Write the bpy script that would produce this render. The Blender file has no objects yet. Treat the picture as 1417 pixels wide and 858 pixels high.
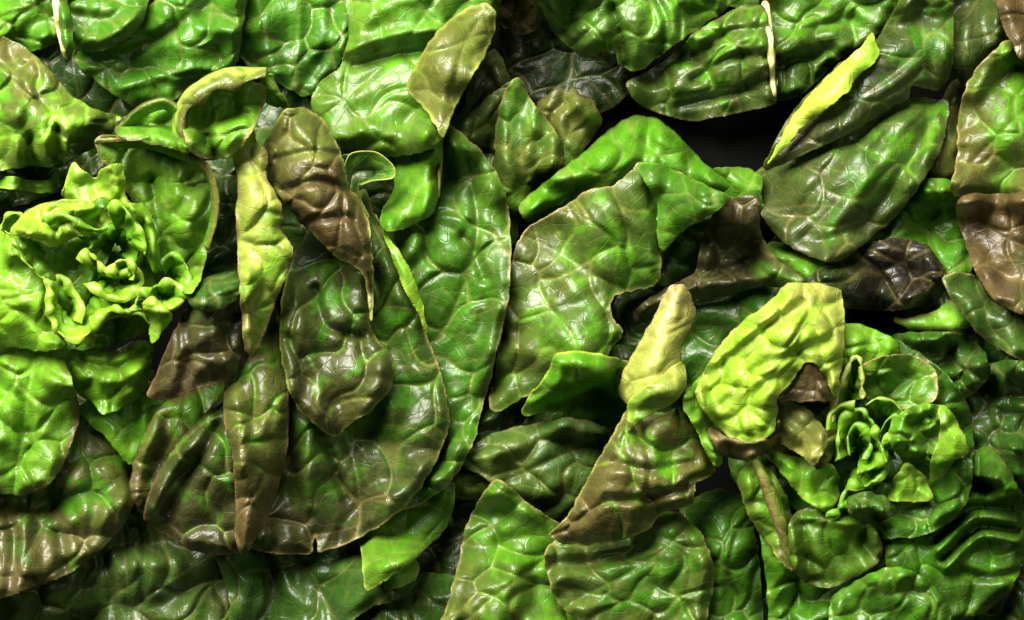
import bpy, math, random
import numpy as np
from mathutils import Vector

# ------------------------------------------------------------------ camera
S = 0.0004                      # metres per photo pixel on the ground plane
CAM_H = 1.05                    # camera height above the ground plane
W, H = 1417.0, 858.0
scene = bpy.context.scene
cam_d = bpy.data.cameras.new("camera")
cam = bpy.data.objects.new("camera", cam_d)
scene.collection.objects.link(cam)
cam.location = (0, 0, CAM_H)
cam.rotation_euler = (0, 0, 0)
cam_d.sensor_width = 36.0
cam_d.lens = 36.0 * CAM_H / (W * S)
cam_d.clip_start = 0.05
cam_d.clip_end = 50
scene.camera = cam

# ------------------------------------------------------------------ world, lamps, exposure
world = bpy.data.worlds.new("World")
scene.world = world
world.use_nodes = True
bg = world.node_tree.nodes["Background"]
bg.inputs[0].default_value = (1.0, 0.98, 0.86, 1)
bg.inputs[1].default_value = 0.012

def area(name, loc, target, size, power, col):
    d = bpy.data.lights.new(name, 'AREA')
    d.shape = 'RECTANGLE'; d.size = size[0]; d.size_y = size[1]
    d.energy = power; d.color = col
    o = bpy.data.objects.new(name, d)
    scene.collection.objects.link(o)
    o.location = loc
    o.rotation_euler = (Vector(target) - Vector(loc)).to_track_quat('-Z', 'Y').to_euler()
    return o
area("key_lamp", (-0.48, 0.92, 1.12), (0, 0, 0.05), (1.3, 0.75), 130, (1.0, 0.95, 0.86))
area("side_lamp", (0.85, 0.15, 1.25), (0, 0, 0.05), (0.3, 0.5), 3.5, (1.0, 0.98, 0.95))

vs = scene.view_settings
vs.view_transform = 'Standard'; vs.look = 'None'; vs.exposure = 0.2; vs.gamma = 1.0
vs.use_curve_mapping = False

# ------------------------------------------------------------------ materials
def leaf_material():
    m = bpy.data.materials.new("leaf_skin"); m.use_nodes = True
    nt = m.node_tree; N = nt.nodes; L = nt.links
    for n in list(N): N.remove(n)
    out = N.new('ShaderNodeOutputMaterial')
    col = N.new('ShaderNodeAttribute'); col.attribute_name = 'tint'
    vein = N.new('ShaderNodeAttribute'); vein.attribute_name = 'vein'
    uv = N.new('ShaderNodeUVMap'); uv.uv_map = 'leaf_uv'
    # small warp
    wn = N.new('ShaderNodeTexNoise'); wn.inputs['Scale'].default_value = 3.0; wn.inputs['Detail'].default_value = 3
    L.new(uv.outputs[0], wn.inputs['Vector'])
    wsub = N.new('ShaderNodeVectorMath'); wsub.operation = 'MULTIPLY_ADD'
    wsub.inputs[1].default_value = (0.16, 0.16, 0.0)
    L.new(wn.outputs['Color'], wsub.inputs[0]); L.new(uv.outputs[0], wsub.inputs[2])
    # fine net of veinlets
    vor = N.new('ShaderNodeTexVoronoi'); vor.feature = 'DISTANCE_TO_EDGE'; vor.voronoi_dimensions = '2D'
    vor.inputs['Scale'].default_value = 4.6
    L.new(wsub.outputs[0], vor.inputs['Vector'])
    vr = N.new('ShaderNodeMapRange'); vr.inputs['From Min'].default_value = 0.0; vr.inputs['From Max'].default_value = 0.055
    vr.inputs['To Min'].default_value = 1.0; vr.inputs['To Max'].default_value = 0.0
    L.new(vor.outputs['Distance'], vr.inputs['Value'])
    # colour mottling
    n1 = N.new('ShaderNodeTexNoise'); n1.inputs['Scale'].default_value = 5.0; n1.inputs['Detail'].default_value = 6; n1.inputs['Roughness'].default_value = 0.65
    L.new(uv.outputs[0], n1.inputs['Vector'])
    mr = N.new('ShaderNodeMapRange'); mr.inputs['From Min'].default_value = 0.25; mr.inputs['From Max'].default_value = 0.75
    mr.inputs['To Min'].default_value = 0.62; mr.inputs['To Max'].default_value = 1.38
    L.new(n1.outputs['Fac'], mr.inputs['Value'])
    mul = N.new('ShaderNodeMix'); mul.data_type = 'RGBA'; mul.blend_type = 'MULTIPLY'; mul.inputs['Factor'].default_value = 1
    L.new(col.outputs['Color'], mul.inputs['A']); L.new(mr.outputs[0], mul.inputs['B'])
    # veinlets slightly paler
    vm = N.new('ShaderNodeMath'); vm.operation = 'MULTIPLY'; vm.inputs[1].default_value = 0.10
    L.new(vr.outputs[0], vm.inputs[0])
    mx = N.new('ShaderNodeMix'); mx.data_type = 'RGBA'
    L.new(vm.outputs[0], mx.inputs['Factor']); L.new(mul.outputs['Result'], mx.inputs['A']); mx.inputs['B'].default_value = (0.17, 0.22, 0.06, 1)
    # tiny specks of soil and wear
    sp = N.new('ShaderNodeTexVoronoi'); sp.voronoi_dimensions = '2D'; sp.inputs['Scale'].default_value = 4.3
    L.new(uv.outputs[0], sp.inputs['Vector'])
    spr = N.new('ShaderNodeMapRange'); spr.inputs['From Min'].default_value = 0.035; spr.inputs['From Max'].default_value = 0.015
    L.new(sp.outputs['Distance'], spr.inputs['Value'])
    spm = N.new('ShaderNodeMath'); spm.operation = 'MULTIPLY'; spm.inputs[1].default_value = 0.5
    L.new(spr.outputs[0], spm.inputs[0])
    mx2 = N.new('ShaderNodeMix'); mx2.data_type = 'RGBA'
    L.new(spm.outputs[0], mx2.inputs['Factor']); L.new(mx.outputs['Result'], mx2.inputs['A']); mx2.inputs['B'].default_value = (0.28, 0.22, 0.09, 1)
    # relief: veinlet grooves + crinkle
    n2 = N.new('ShaderNodeTexNoise'); n2.inputs['Scale'].default_value = 18; n2.inputs['Detail'].default_value = 5; n2.inputs['Roughness'].default_value = 0.6
    n2.inputs['Distortion'].default_value = 0.6
    L.new(wsub.outputs[0], n2.inputs['Vector'])
    vor2 = N.new('ShaderNodeTexVoronoi'); vor2.feature = 'F1'; vor2.voronoi_dimensions = '2D'; vor2.inputs['Scale'].default_value = 10.0
    L.new(wsub.outputs[0], vor2.inputs['Vector'])
    a1 = N.new('ShaderNodeMath'); a1.operation = 'MULTIPLY_ADD'; a1.inputs[1].default_value = -0.9
    L.new(vr.outputs[0], a1.inputs[0]); L.new(n2.outputs['Fac'], a1.inputs[2])
    a2 = N.new('ShaderNodeMath'); a2.operation = 'MULTIPLY_ADD'; a2.inputs[1].default_value = -0.7
    L.new(vor2.outputs['Distance'], a2.inputs[0]); L.new(a1.outputs[0], a2.inputs[2])
    a3 = N.new('ShaderNodeMath'); a3.operation = 'MULTIPLY_ADD'; a3.inputs[1].default_value = -0.3
    L.new(vein.outputs['Fac'], a3.inputs[0]); L.new(a2.outputs[0], a3.inputs[2])
    bp = N.new('ShaderNodeBump'); bp.inputs['Strength'].default_value = 0.27; bp.inputs['Distance'].default_value = 0.0009
    L.new(a3.outputs[0], bp.inputs['Height'])
    # gloss
    n3 = N.new('ShaderNodeTexNoise'); n3.inputs['Scale'].default_value = 2.2; n3.inputs['Detail'].default_value = 4
    L.new(uv.outputs[0], n3.inputs['Vector'])
    rr = N.new('ShaderNodeMapRange'); rr.inputs['From Min'].default_value = 0.3; rr.inputs['From Max'].default_value = 0.7
    rr.inputs['To Min'].default_value = 0.29; rr.inputs['To Max'].default_value = 0.48
    L.new(n3.outputs['Fac'], rr.inputs['Value'])
    b = N.new('ShaderNodeBsdfPrincipled')
    L.new(mx2.outputs['Result'], b.inputs['Base Color']); L.new(rr.outputs[0], b.inputs['Roughness']); L.new(bp.outputs[0], b.inputs['Normal'])
    b.inputs['Specular IOR Level'].default_value = 0.52
    tr = N.new('ShaderNodeBsdfTranslucent'); L.new(bp.outputs[0], tr.inputs['Normal'])
    hs = N.new('ShaderNodeHueSaturation'); hs.inputs['Value'].default_value = 1.5; hs.inputs['Saturation'].default_value = 1.1
    L.new(mx2.outputs['Result'], hs.inputs['Color']); L.new(hs.outputs[0], tr.inputs['Color'])
    ms = N.new('ShaderNodeMixShader'); ms.inputs[0].default_value = 0.30
    L.new(b.outputs[0], ms.inputs[1]); L.new(tr.outputs[0], ms.inputs[2])
    L.new(ms.outputs[0], out.inputs['Surface'])
    return m

def plain_material(name, c1, c2, scale, rough, spec=0.5):
    m = bpy.data.materials.new(name); m.use_nodes = True
    nt = m.node_tree; N = nt.nodes; L = nt.links
    b = N['Principled BSDF']
    tc = N.new('ShaderNodeTexCoord')
    n = N.new('ShaderNodeTexNoise'); n.inputs['Scale'].default_value = scale; n.inputs['Detail'].default_value = 5
    L.new(tc.outputs['Object'], n.inputs['Vector'])
    r = N.new('ShaderNodeValToRGB')
    r.color_ramp.elements[0].color = (*c1, 1); r.color_ramp.elements[1].color = (*c2, 1)
    r.color_ramp.elements[0].position = 0.3; r.color_ramp.elements[1].position = 0.7
    L.new(n.outputs['Fac'], r.inputs['Fac']); L.new(r.outputs['Color'], b.inputs['Base Color'])
    bp = N.new('ShaderNodeBump'); bp.inputs['Strength'].default_value = 0.4; bp.inputs['Distance'].default_value = 0.001
    L.new(n.outputs['Fac'], bp.inputs['Height']); L.new(bp.outputs[0], b.inputs['Normal'])
    b.inputs['Roughness'].default_value = rough
    b.inputs['Specular IOR Level'].default_value = spec
    return m
LEAF = leaf_material()
RIB = plain_material("rib_flesh", (0.42, 0.38, 0.12), (0.60, 0.52, 0.24), 120, 0.4)
STEM = plain_material("stem_flesh", (0.40, 0.42, 0.20), (0.55, 0.55, 0.32), 60, 0.5)
GAP_SHADE = plain_material("gap_shade_black", (0.0022, 0.0024, 0.002), (0.004, 0.004, 0.0035), 30, 0.9, 0.02)  # near-black ground colour paints the deep shade between the leaves

# ------------------------------------------------------------------ palette (leaf colours; the darkest also stand in for shade in gaps)
PAL = dict(
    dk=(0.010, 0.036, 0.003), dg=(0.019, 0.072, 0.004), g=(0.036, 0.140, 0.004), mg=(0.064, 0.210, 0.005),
    bg=(0.095, 0.275, 0.008), lg=(0.140, 0.325, 0.012), li=(0.210, 0.380, 0.020), yl=(0.370, 0.460, 0.045),
    ol=(0.088, 0.125, 0.014), od=(0.038, 0.056, 0.010), gr=(0.030, 0.078, 0.009), br=(0.078, 0.054, 0.018),
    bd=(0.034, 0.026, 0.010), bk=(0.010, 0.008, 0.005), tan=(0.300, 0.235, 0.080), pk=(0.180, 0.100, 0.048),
    ly=(0.300, 0.340, 0.060))
def C(c): return np.array(PAL[c] if isinstance(c, str) else c, dtype=np.float64)

# ------------------------------------------------------------------ heads
heads = {}
def head(key, px, py, label, group="lettuce heads packed side by side"):
    o = bpy.data.objects.new("lettuce_head", None)
    o.empty_display_size = 0.03
    scene.collection.objects.link(o)
    o.location = ((px - W/2) * S, -(py - H/2) * S, 0)
    o["label"] = label; o["category"] = "lettuce"; o["group"] = group
    heads[key] = o
    # the stem, tapered with a cut foot and leaf-scar ridges
    n, rings = 20, [(-0.001, 0.010), (0.0, 0.014), (0.003, 0.016), (0.006, 0.015), (0.009, 0.0155), (0.012, 0.012), (0.0145, 0.008), (0.016, 0.003)]
    v, f = [], []
    for k, (z, r) in enumerate(rings):
        for i in range(n):
            a = 2*math.pi*i/n
            rr = r*(1 + 0.06*math.sin(3*a + k))
            v.append((rr*math.cos(a), rr*math.sin(a), z))
    for k in range(len(rings)-1):
        for i in range(n):
            f.append((k*n+i, k*n+(i+1) % n, (k+1)*n+(i+1) % n, (k+1)*n+i))
    f.append(tuple(range(n))[::-1]); f.append(tuple((len(rings)-1)*n+i for i in range(n)))
    me = bpy.data.meshes.new("stem"); me.from_pydata(v, [], f)
    for p in me.polygons: p.use_smooth = True
    me.materials.append(STEM)
    s = bpy.data.objects.new("stem", me); scene.collection.objects.link(s); s.parent = o
    return o

# ------------------------------------------------------------------ geometry helpers
G = 2.15                                                  # mesh spacing in photo pixels
RES = 3.0; RX0, RY0 = -90, -90; RNX, RNY = 540, 350      # stacking map
HM = np.zeros((RNY, RNX))                                # highest leaf so far, mm
seed_counter = [7]
UA = 1.5
QS, QA = 1.15, 1.05                                      # overall size and height of the leaf blisters

def world_of(x, y, h):                                   # pixel + height (mm) -> metres
    hm = h * 0.001
    k = (CAM_H - hm) / CAM_H
    return np.stack([(x - W/2)*S*k, -(y - H/2)*S*k, hm], -1)

def crom(P, n, closed=False):                            # Catmull-Rom through P, n samples by arc length
    P = np.asarray(P, float)
    if closed: Q = np.vstack([P[-1:], P, P[:2]])
    else: Q = np.vstack([2*P[0]-P[1], P, 2*P[-1]-P[-2]])
    segs = len(Q) - 3; t = np.linspace(0, 1, 24, endpoint=False)[:, None]
    out = []
    for i in range(segs):
        p0, p1, p2, p3 = Q[i:i+4]
        a = 0.42
        m1 = a*(p2-p0); m2 = a*(p3-p1)
        out.append((2*t**3-3*t**2+1)*p1 + (t**3-2*t**2+t)*m1 + (-2*t**3+3*t**2)*p2 + (t**3-t**2)*m2)
    c = np.vstack(out + [P[:1] if closed else P[-1:]])
    d = np.r_[0, np.cumsum(np.linalg.norm(np.diff(c, axis=0), axis=1))]
    s = np.linspace(0, d[-1], n)
    return np.stack([np.interp(s, d, c[:, k]) for k in range(c.shape[1])], -1)

def clen(P): return np.linalg.norm(np.diff(np.asarray(P, float), axis=0), axis=1).sum()

def nearest(X, Q, chunk=4000):                           # distance to, and index of, closest point of Q
    d = np.empty(len(X)); ix = np.empty(len(X), int)
    o = Q.mean(0); X = (X-o).astype(np.float32); Q = (Q-o).astype(np.float32); q2 = (Q*Q).sum(1)
    for i in range(0, len(X), chunk):
        x = X[i:i+chunk]; D = q2[None] - 2*(x @ Q.T)
        j = D.argmin(1); ix[i:i+chunk] = j; d[i:i+chunk] = np.linalg.norm(x-Q[j], axis=1)
    return d, ix

def inside(X, poly):
    r = np.zeros(len(X), bool); x, y = X[:, 0], X[:, 1]
    a = poly; b = np.roll(poly, -1, 0)
    for (x0, y0), (x1, y1) in zip(a, b):
        if y0 == y1: continue
        c = ((y0 > y) != (y1 > y)) & (x < (x1-x0)*(y-y0)/(y1-y0) + x0)
        r ^= c
    return r

class Waves:                                             # smooth random field, about -1..1
    def __init__(s, rng, wl, k=7):
        a = rng.uniform(0, 2*math.pi, k); f = 2*math.pi/(wl*rng.uniform(0.65, 1.5, k))
        s.kx, s.ky, s.p = np.cos(a)*f, np.sin(a)*f, rng.uniform(0, 6.28, k); s.n = math.sqrt(k/2)*1.3
    def __call__(s, x, y):
        r = 0
        for a, b, p in zip(s.kx, s.ky, s.p): r = r + np.sin(a*x + b*y + p)
        return r / s.n

def sm(x, a, b):
    t = np.clip((x-a)/(b-a), 0, 1); return t*t*(3-2*t)

def cells(X, rng, cs, stretch=1.0, ang=0.0):             # Voronoi pillows: F2-F1 in pixels
    ca, sa = math.cos(ang), math.sin(ang)
    Y = np.stack([(X[:, 0]*ca + X[:, 1]*sa)/stretch, -X[:, 0]*sa + X[:, 1]*ca], -1)
    wv, wv2 = Waves(rng, cs*1.6), Waves(rng, cs*1.6)
    Y = Y + np.stack([wv(X[:, 0], X[:, 1]), wv2(X[:, 0], X[:, 1])], -1)*cs*0.16
    lo, hi = Y.min(0)-cs*1.5, Y.max(0)+cs*1.5
    gx, gy = np.meshgrid(np.arange(lo[0], hi[0], cs), np.arange(lo[1], hi[1], cs))
    P = np.stack([gx.ravel(), gy.ravel()], -1)
    P[:, 0] += (np.round((P[:, 1]-lo[1])/cs) % 2)*cs*0.5
    P += rng.uniform(-0.38, 0.38, P.shape)*cs
    f = np.empty(len(Y)); idx = np.empty(len(Y), int)
    for i in range(0, len(Y), 3000):
        D = np.sqrt(((Y[i:i+3000, None, :]-P[None])**2).sum(-1))
        idx[i:i+3000] = D.argmin(1)
        D.partition(1, axis=1); f[i:i+3000] = D[:, 1]-D[:, 0]
    return f, rng.uniform(0, 1, len(P))[idx]

def emit(name, parent, V, Q, col, vein, uv, thick, label=None, under=None):
    """closed thin leaf: upper skin, lower skin, rim"""
    a, b, c, d = (V[Q[:, k]] for k in range(4))
    fn = np.cross(c-a, d-b)
    vn = np.zeros_like(V)
    for k in range(4): np.add.at(vn, Q[:, k], fn)
    vn /= np.linalg.norm(vn, axis=1)[:, None] + 1e-12
    n = len(V)
    V2 = np.vstack([V, V - vn*thick])
    E = np.vstack([Q[:, [0, 1]], Q[:, [1, 2]], Q[:, [2, 3]], Q[:, [3, 0]]])
    key = np.sort(E, 1); key = key[:, 0]*n + key[:, 1]
    u, inv, cnt = np.unique(key, return_inverse=True, return_counts=True)
    B = E[cnt[inv] == 1]
    F = np.vstack([Q, Q[:, ::-1] + n, np.stack([B[:, 1], B[:, 0], B[:, 0]+n, B[:, 1]+n], -1)])
    if under is None: uc = col*0.45 + (col*0.6 + C('lg')*0.4)*0.55
    else: uc = np.broadcast_to(under, col.shape)
    col2 = np.vstack([col, uc]); vein2 = np.r_[vein, vein]; uv2 = np.vstack([uv, uv])
    loc = np.array(parent.location if parent.parent is None else parent.parent.location)
    V2 = V2 - loc
    me = bpy.data.meshes.new(name)
    me.vertices.add(len(V2)); me.vertices.foreach_set('co', V2.astype(np.float32).ravel())
    me.loops.add(F.size); me.loops.foreach_set('vertex_index', F.astype(np.int32).ravel())
    me.polygons.add(len(F)); me.polygons.foreach_set('loop_start', np.arange(0, F.size, 4, dtype=np.int32))
    me.polygons.foreach_set('use_smooth', np.ones(len(F), bool))
    me.update(calc_edges=True)
    at = me.attributes.new('tint', 'FLOAT_COLOR', 'POINT')
    at.data.foreach_set('color', np.hstack([np.clip(col2, 0.002, 0.9), np.ones((len(col2), 1))]).astype(np.float32).ravel())
    av = me.attributes.new('vein', 'FLOAT', 'POINT'); av.data.foreach_set('value', vein2.astype(np.float32))
    ul = me.uv_layers.new(name='leaf_uv'); ul.data.foreach_set('uv', (uv2[F.ravel()]/100.0).astype(np.float32).ravel())
    me.materials.append(LEAF)
    o = bpy.data.objects.new(name, me); scene.collection.objects.link(o)
    o.parent = parent
    if label: o["label"] = label
    return o

def boxblur(A, r):
    for ax in (0, 1):
        P = np.pad(A, [(r+1, r) if k == ax else (0, 0) for k in (0, 1)], mode='edge')
        c = np.cumsum(P, axis=ax)
        A = (np.take(c, range(2*r+1, c.shape[ax]), ax) - np.take(c, range(0, c.shape[ax]-2*r-1), ax))/(2*r+1)
    return A
def dilate(A, r):
    for ax in (0, 1):
        P = np.pad(A, [(r, r) if k == ax else (0, 0) for k in (0, 1)], mode='constant')
        n = A.shape[ax]
        A = np.max([np.take(P, range(k, k+n), ax) for k in range(2*r+1)], 0)
    return A
def rc(x, y):
    return (np.clip(((y-RY0)/RES).astype(int), 0, RNY-1), np.clip(((x-RX0)/RES).astype(int), 0, RNX-1))
def bil(A, x, y):
    fx = np.clip((x-RX0)/RES-0.5, 0, RNX-1.01); fy = np.clip((y-RY0)/RES-0.5, 0, RNY-1.01)
    i, j = fx.astype(int), fy.astype(int); u, v = fx-i, fy-j
    return (A[j, i]*(1-u)+A[j, i+1]*u)*(1-v) + (A[j+1, i]*(1-u)+A[j+1, i+1]*u)*v

def patch(parent, outline, rib, h, col=('g', 'mg'), blush=None, q=(44, 2.6), und=(3.0, 110), roll=6.0, curl=-5.0, cw=20,
          ridges=(), gap=9.0, edge=None, ew=2.2, vc='tan', vs_=0.28, name='leaf', label=None, thick=0.00042, under=None,
          jag=0.8, sec=True, drape=1.0, dive=None, dil=5, fold=1.0):
    """a leaf spread over what lies below. outline, rib: photo pixels; h: heights in mm along the rib;
    col: colours from base to tip; blush: (colour, amount) of pigment on the blisters."""
    seed_counter[0] += 1
    rng = np.random.default_rng(seed_counter[0])
    n = int(max(60, clen(list(outline)+[outline[0]])/1.2))
    O = crom(outline, n, closed=True)[:-1]
    wj = Waves(rng, 22); tn = np.roll(O, -1, 0)-np.roll(O, 1, 0); tn /= np.linalg.norm(tn, axis=1)[:, None]+1e-9
    O = O + np.stack([-tn[:, 1], tn[:, 0]], -1)*(wj(O[:, 0], O[:, 1])*jag)[:, None]
    lo, hi = O.min(0)-G, O.max(0)+G
    gx = np.arange(lo[0], hi[0]+G, G); gy = np.arange(lo[1], hi[1]+G, G)
    X, Y = np.meshgrid(gx, gy); P = np.stack([X.ravel(), Y.ravel()], -1)
    ins = inside(P, O)
    nx, ny = len(gx), len(gy)
    I = np.arange(nx*ny).reshape(ny, nx)
    Q = np.stack([I[1:, :-1].ravel(), I[1:, 1:].ravel(), I[:-1, 1:].ravel(), I[:-1, :-1].ravel()], -1)
    Q = Q[ins[Q].sum(1) >= 2]
    used = np.unique(Q); mp = np.full(nx*ny, -1); mp[used] = np.arange(len(used)); Q = mp[Q]
    P = P[used]; ins = ins[used]
    de, ie = nearest(P, O)
    mv = ~ins | (de < 0.3*G)
    P[mv] = O[ie[mv]]; de[mv] = 0
    x, y = P[:, 0], P[:, 1]
    # along and across the rib
    nr = max(12, int(clen(rib)/4)); R = crom(rib, nr)
    D = np.sqrt(((P[:, None].astype(np.float32) - R[None].astype(np.float32))**2).sum(-1))
    dr = D.min(1); w = np.exp(-(D-dr[:, None])/9.0); t = (w*np.linspace(0, 1, nr)).sum(1)/w.sum(1)
    hw = np.percentile(dr, 93)+1e-6
    hh = np.asarray(h, float)
    if len(hh) == 1: hh = np.r_[hh, hh]
    z = crom(np.stack([np.linspace(0, 1, len(hh))*100, hh], -1), 200)
    z = np.interp(t*100, z[:, 0], z[:, 1])
    z -= (22 if dil > 3 else 5) * (1-sm(t, 0, 0.6)) if dive is None else dive*(1-sm(t, 0, 0.6))
    z -= 2.2*roll*np.clip(dr/hw, 0, 1.6)**2
    # veins: side veins leave the rib at an angle on both sides, a finer net lies between; the blade puckers between them
    u0 = R[0]-R[1]; u0 /= np.linalg.norm(u0)+1e-9; u1 = R[-1]-R[-2]; u1 /= np.linalg.norm(u1)+1e-9
    ex = np.arange(1, 31)[:, None]*4.0
    RX = np.vstack([R[0]+u0*ex[::-1], R, R[-1]+u1*ex])
    sx = np.r_[0, np.cumsum(np.linalg.norm(np.diff(RX, axis=0), axis=1))]
    DX = np.sqrt(((P[:, None].astype(np.float32)-RX[None].astype(np.float32))**2).sum(-1)); dx = DX.min(1)
    w = np.exp(-(DX-dx[:, None])/7.0); w /= w.sum(1)[:, None]
    al = w @ sx; tg = w @ np.gradient(RX, axis=0); ce = w @ RX
    lat = tg[:, 0]*(y-ce[:, 1]) - tg[:, 1]*(x-ce[:, 0]); sg = np.sign(lat)
    lat = sg*dx
    step = q[0]*QS*1.25
    av = al - 0.72*dx
    ph = av/step + 0.20*Waves(rng, step*2.6)(x, y) + 0.4*(sg > 0) + rng.uniform(0, 1)
    fr_ = ph-np.floor(ph); dl = np.minimum(fr_, 1-fr_)*step*0.8
    cs_ = q[0]*QS*(0.95 if sec else 1.0)
    f, ci = cells(P, rng, cs_, 1.3, math.atan2(tg[:, 1].mean(), tg[:, 0].mean()) + 0.9)
    if not sec: dl = dl*0+99
    fine, _ = cells(P, rng, q[0]*0.45)
    pil = 0.55*(1-(1-np.clip(f/(0.8*cs_), 0, 1))**2) + 0.45*(1-np.exp(-(f/7.0)**1.3))
    dom = 0.7*(1-(1-np.clip(dl/(0.40*step), 0, 1))**2) + 0.3*(1-np.exp(-(dl/6.0)**1.3))
    rm = 1-0.75*np.exp(-(dx/7.0)**1.4) if sec else 1.0
    pf = 1-(1-np.clip(fine/(0.28*q[0]), 0, 1))**2
    ef = sm(de, 0, 16)
    bulge = rm*(0.16*dom + 1.1*pil*(0.4+1.1*ci))
    z += QA*q[1]*(bulge*(0.4+0.6*ef) + 0.07*pf)
    W1, W2 = Waves(rng, und[1]*1.45), Waves(rng, und[1]*0.7)
    z += und[0]*UA*min(1.0, (und[1]/105)**1.2)*(W1(x, y) + 0.13*W2(x, y))
    fl = float(np.clip(hw*1.1, 42, 95))                     # long folds running with the rib
    fa = und[0]*0.95*fold*(0.55+0.45*Waves(rng, 150)(x, y))
    z += fa*np.sin(2*math.pi*(lat + 0.22*fl*Waves(rng, 120)(x, y))/fl + rng.uniform(0, 6.28))*(0.35+0.65*sm(de, 0, 30))
    for rp, rw, ra in ridges:
        rs = crom(rp, max(8, int(clen(rp)/3))); d_, i_ = nearest(P, rs)
        z += ra*np.exp(-(d_/rw)**2)
    z += np.exp(-(de/cw)**1.4)*(0.55*curl + min(3.2, 0.5*abs(curl)+0.8)*Waves(rng, 62)(x, y))
    # rest on what is below
    if drape:
        M = np.full((RNY, RNX), -1e3); jj = rc(x, y); np.maximum.at(M, jj, z)
        Mn = np.full((RNY, RNX), 1e3); np.minimum.at(Mn, jj, z)
        on = M > -500
        df = np.where(on, np.maximum(0, HM*drape + gap - Mn), 0)
        j0, j1 = max(0, jj[0].min()-12), jj[0].max()+13; i0, i1 = max(0, jj[1].min()-12), jj[1].max()+13
        sub = df[j0:j1, i0:i1]
        L = boxblur(boxblur(dilate(sub, dil), max(1, dil//2)), max(1, dil//2))
        full = np.zeros_like(HM); full[j0:j1, i0:i1] = L
        z += bil(full, x, y)
    z = np.maximum(z, 1.5)
    np.maximum.at(HM, rc(x, y), z)
    # colour
    cs = [C(c) for c in col]; N1, N2, N3 = Waves(rng, 90), Waves(rng, 34), Waves(rng, 13)
    nz = 0.6*N1(x, y)+0.3*N2(x, y)+0.15*N3(x, y)
    tt = np.clip(t + 0.16*nz, 0, 1)*(len(cs)-1)
    k = np.clip(tt.astype(int), 0, max(0, len(cs)-2)); fr = sm(tt-k, 0, 1)[:, None]
    A = np.array(cs); col_ = A[k]*(1-fr)+A[np.minimum(k+1, len(cs)-1)]*fr
    vein0 = np.exp(-(f/6.0)**2)
    if blush:
        bc, ba = C(blush[0]), blush[1]
        m = (min(0.84, ba*1.1)*sm(0.30*nz + 0.46*(1-sm(de, 0, 70)) + 0.45*rm*pil*(0.4+0.6*dom) + 0.5*(t-0.5) + 0.6*(ba-0.5) + 0.16*N2(x, y) + 0.10*N3(x, y) - 0.3*vein0, 0.08, 0.62))[:, None]
        col_ = col_*(1-m)+bc*m
    vein = np.maximum(0.55*np.exp(-(dl/(1.2+1.0*np.exp(-dx/70)))**2), 0.9*np.exp(-(f/3.0)**2))
    vein = np.maximum(vein, 0.25*np.exp(-(fine/2.6)**2))
    if sec: vein = np.maximum(vein, 0.7*np.exp(-(dx/(1.2+1.8*(1-t)))**2))
    m = (vs_*vein)[:, None]; col_ = col_*(1-m)+C(vc)*m
    if edge:
        m = (np.exp(-(de/ew)**2)*np.clip(0.75+0.4*N2(x, y), 0.2, 1))[:, None]; col_ = col_*(1-m)+C(edge)*m
    V = world_of(x, y, z)
    uv = P + rng.uniform(0, 900, 2)
    return emit(name, parent, V, Q, col_, vein, uv, thick, label, None if under is None else C(under))

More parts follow.
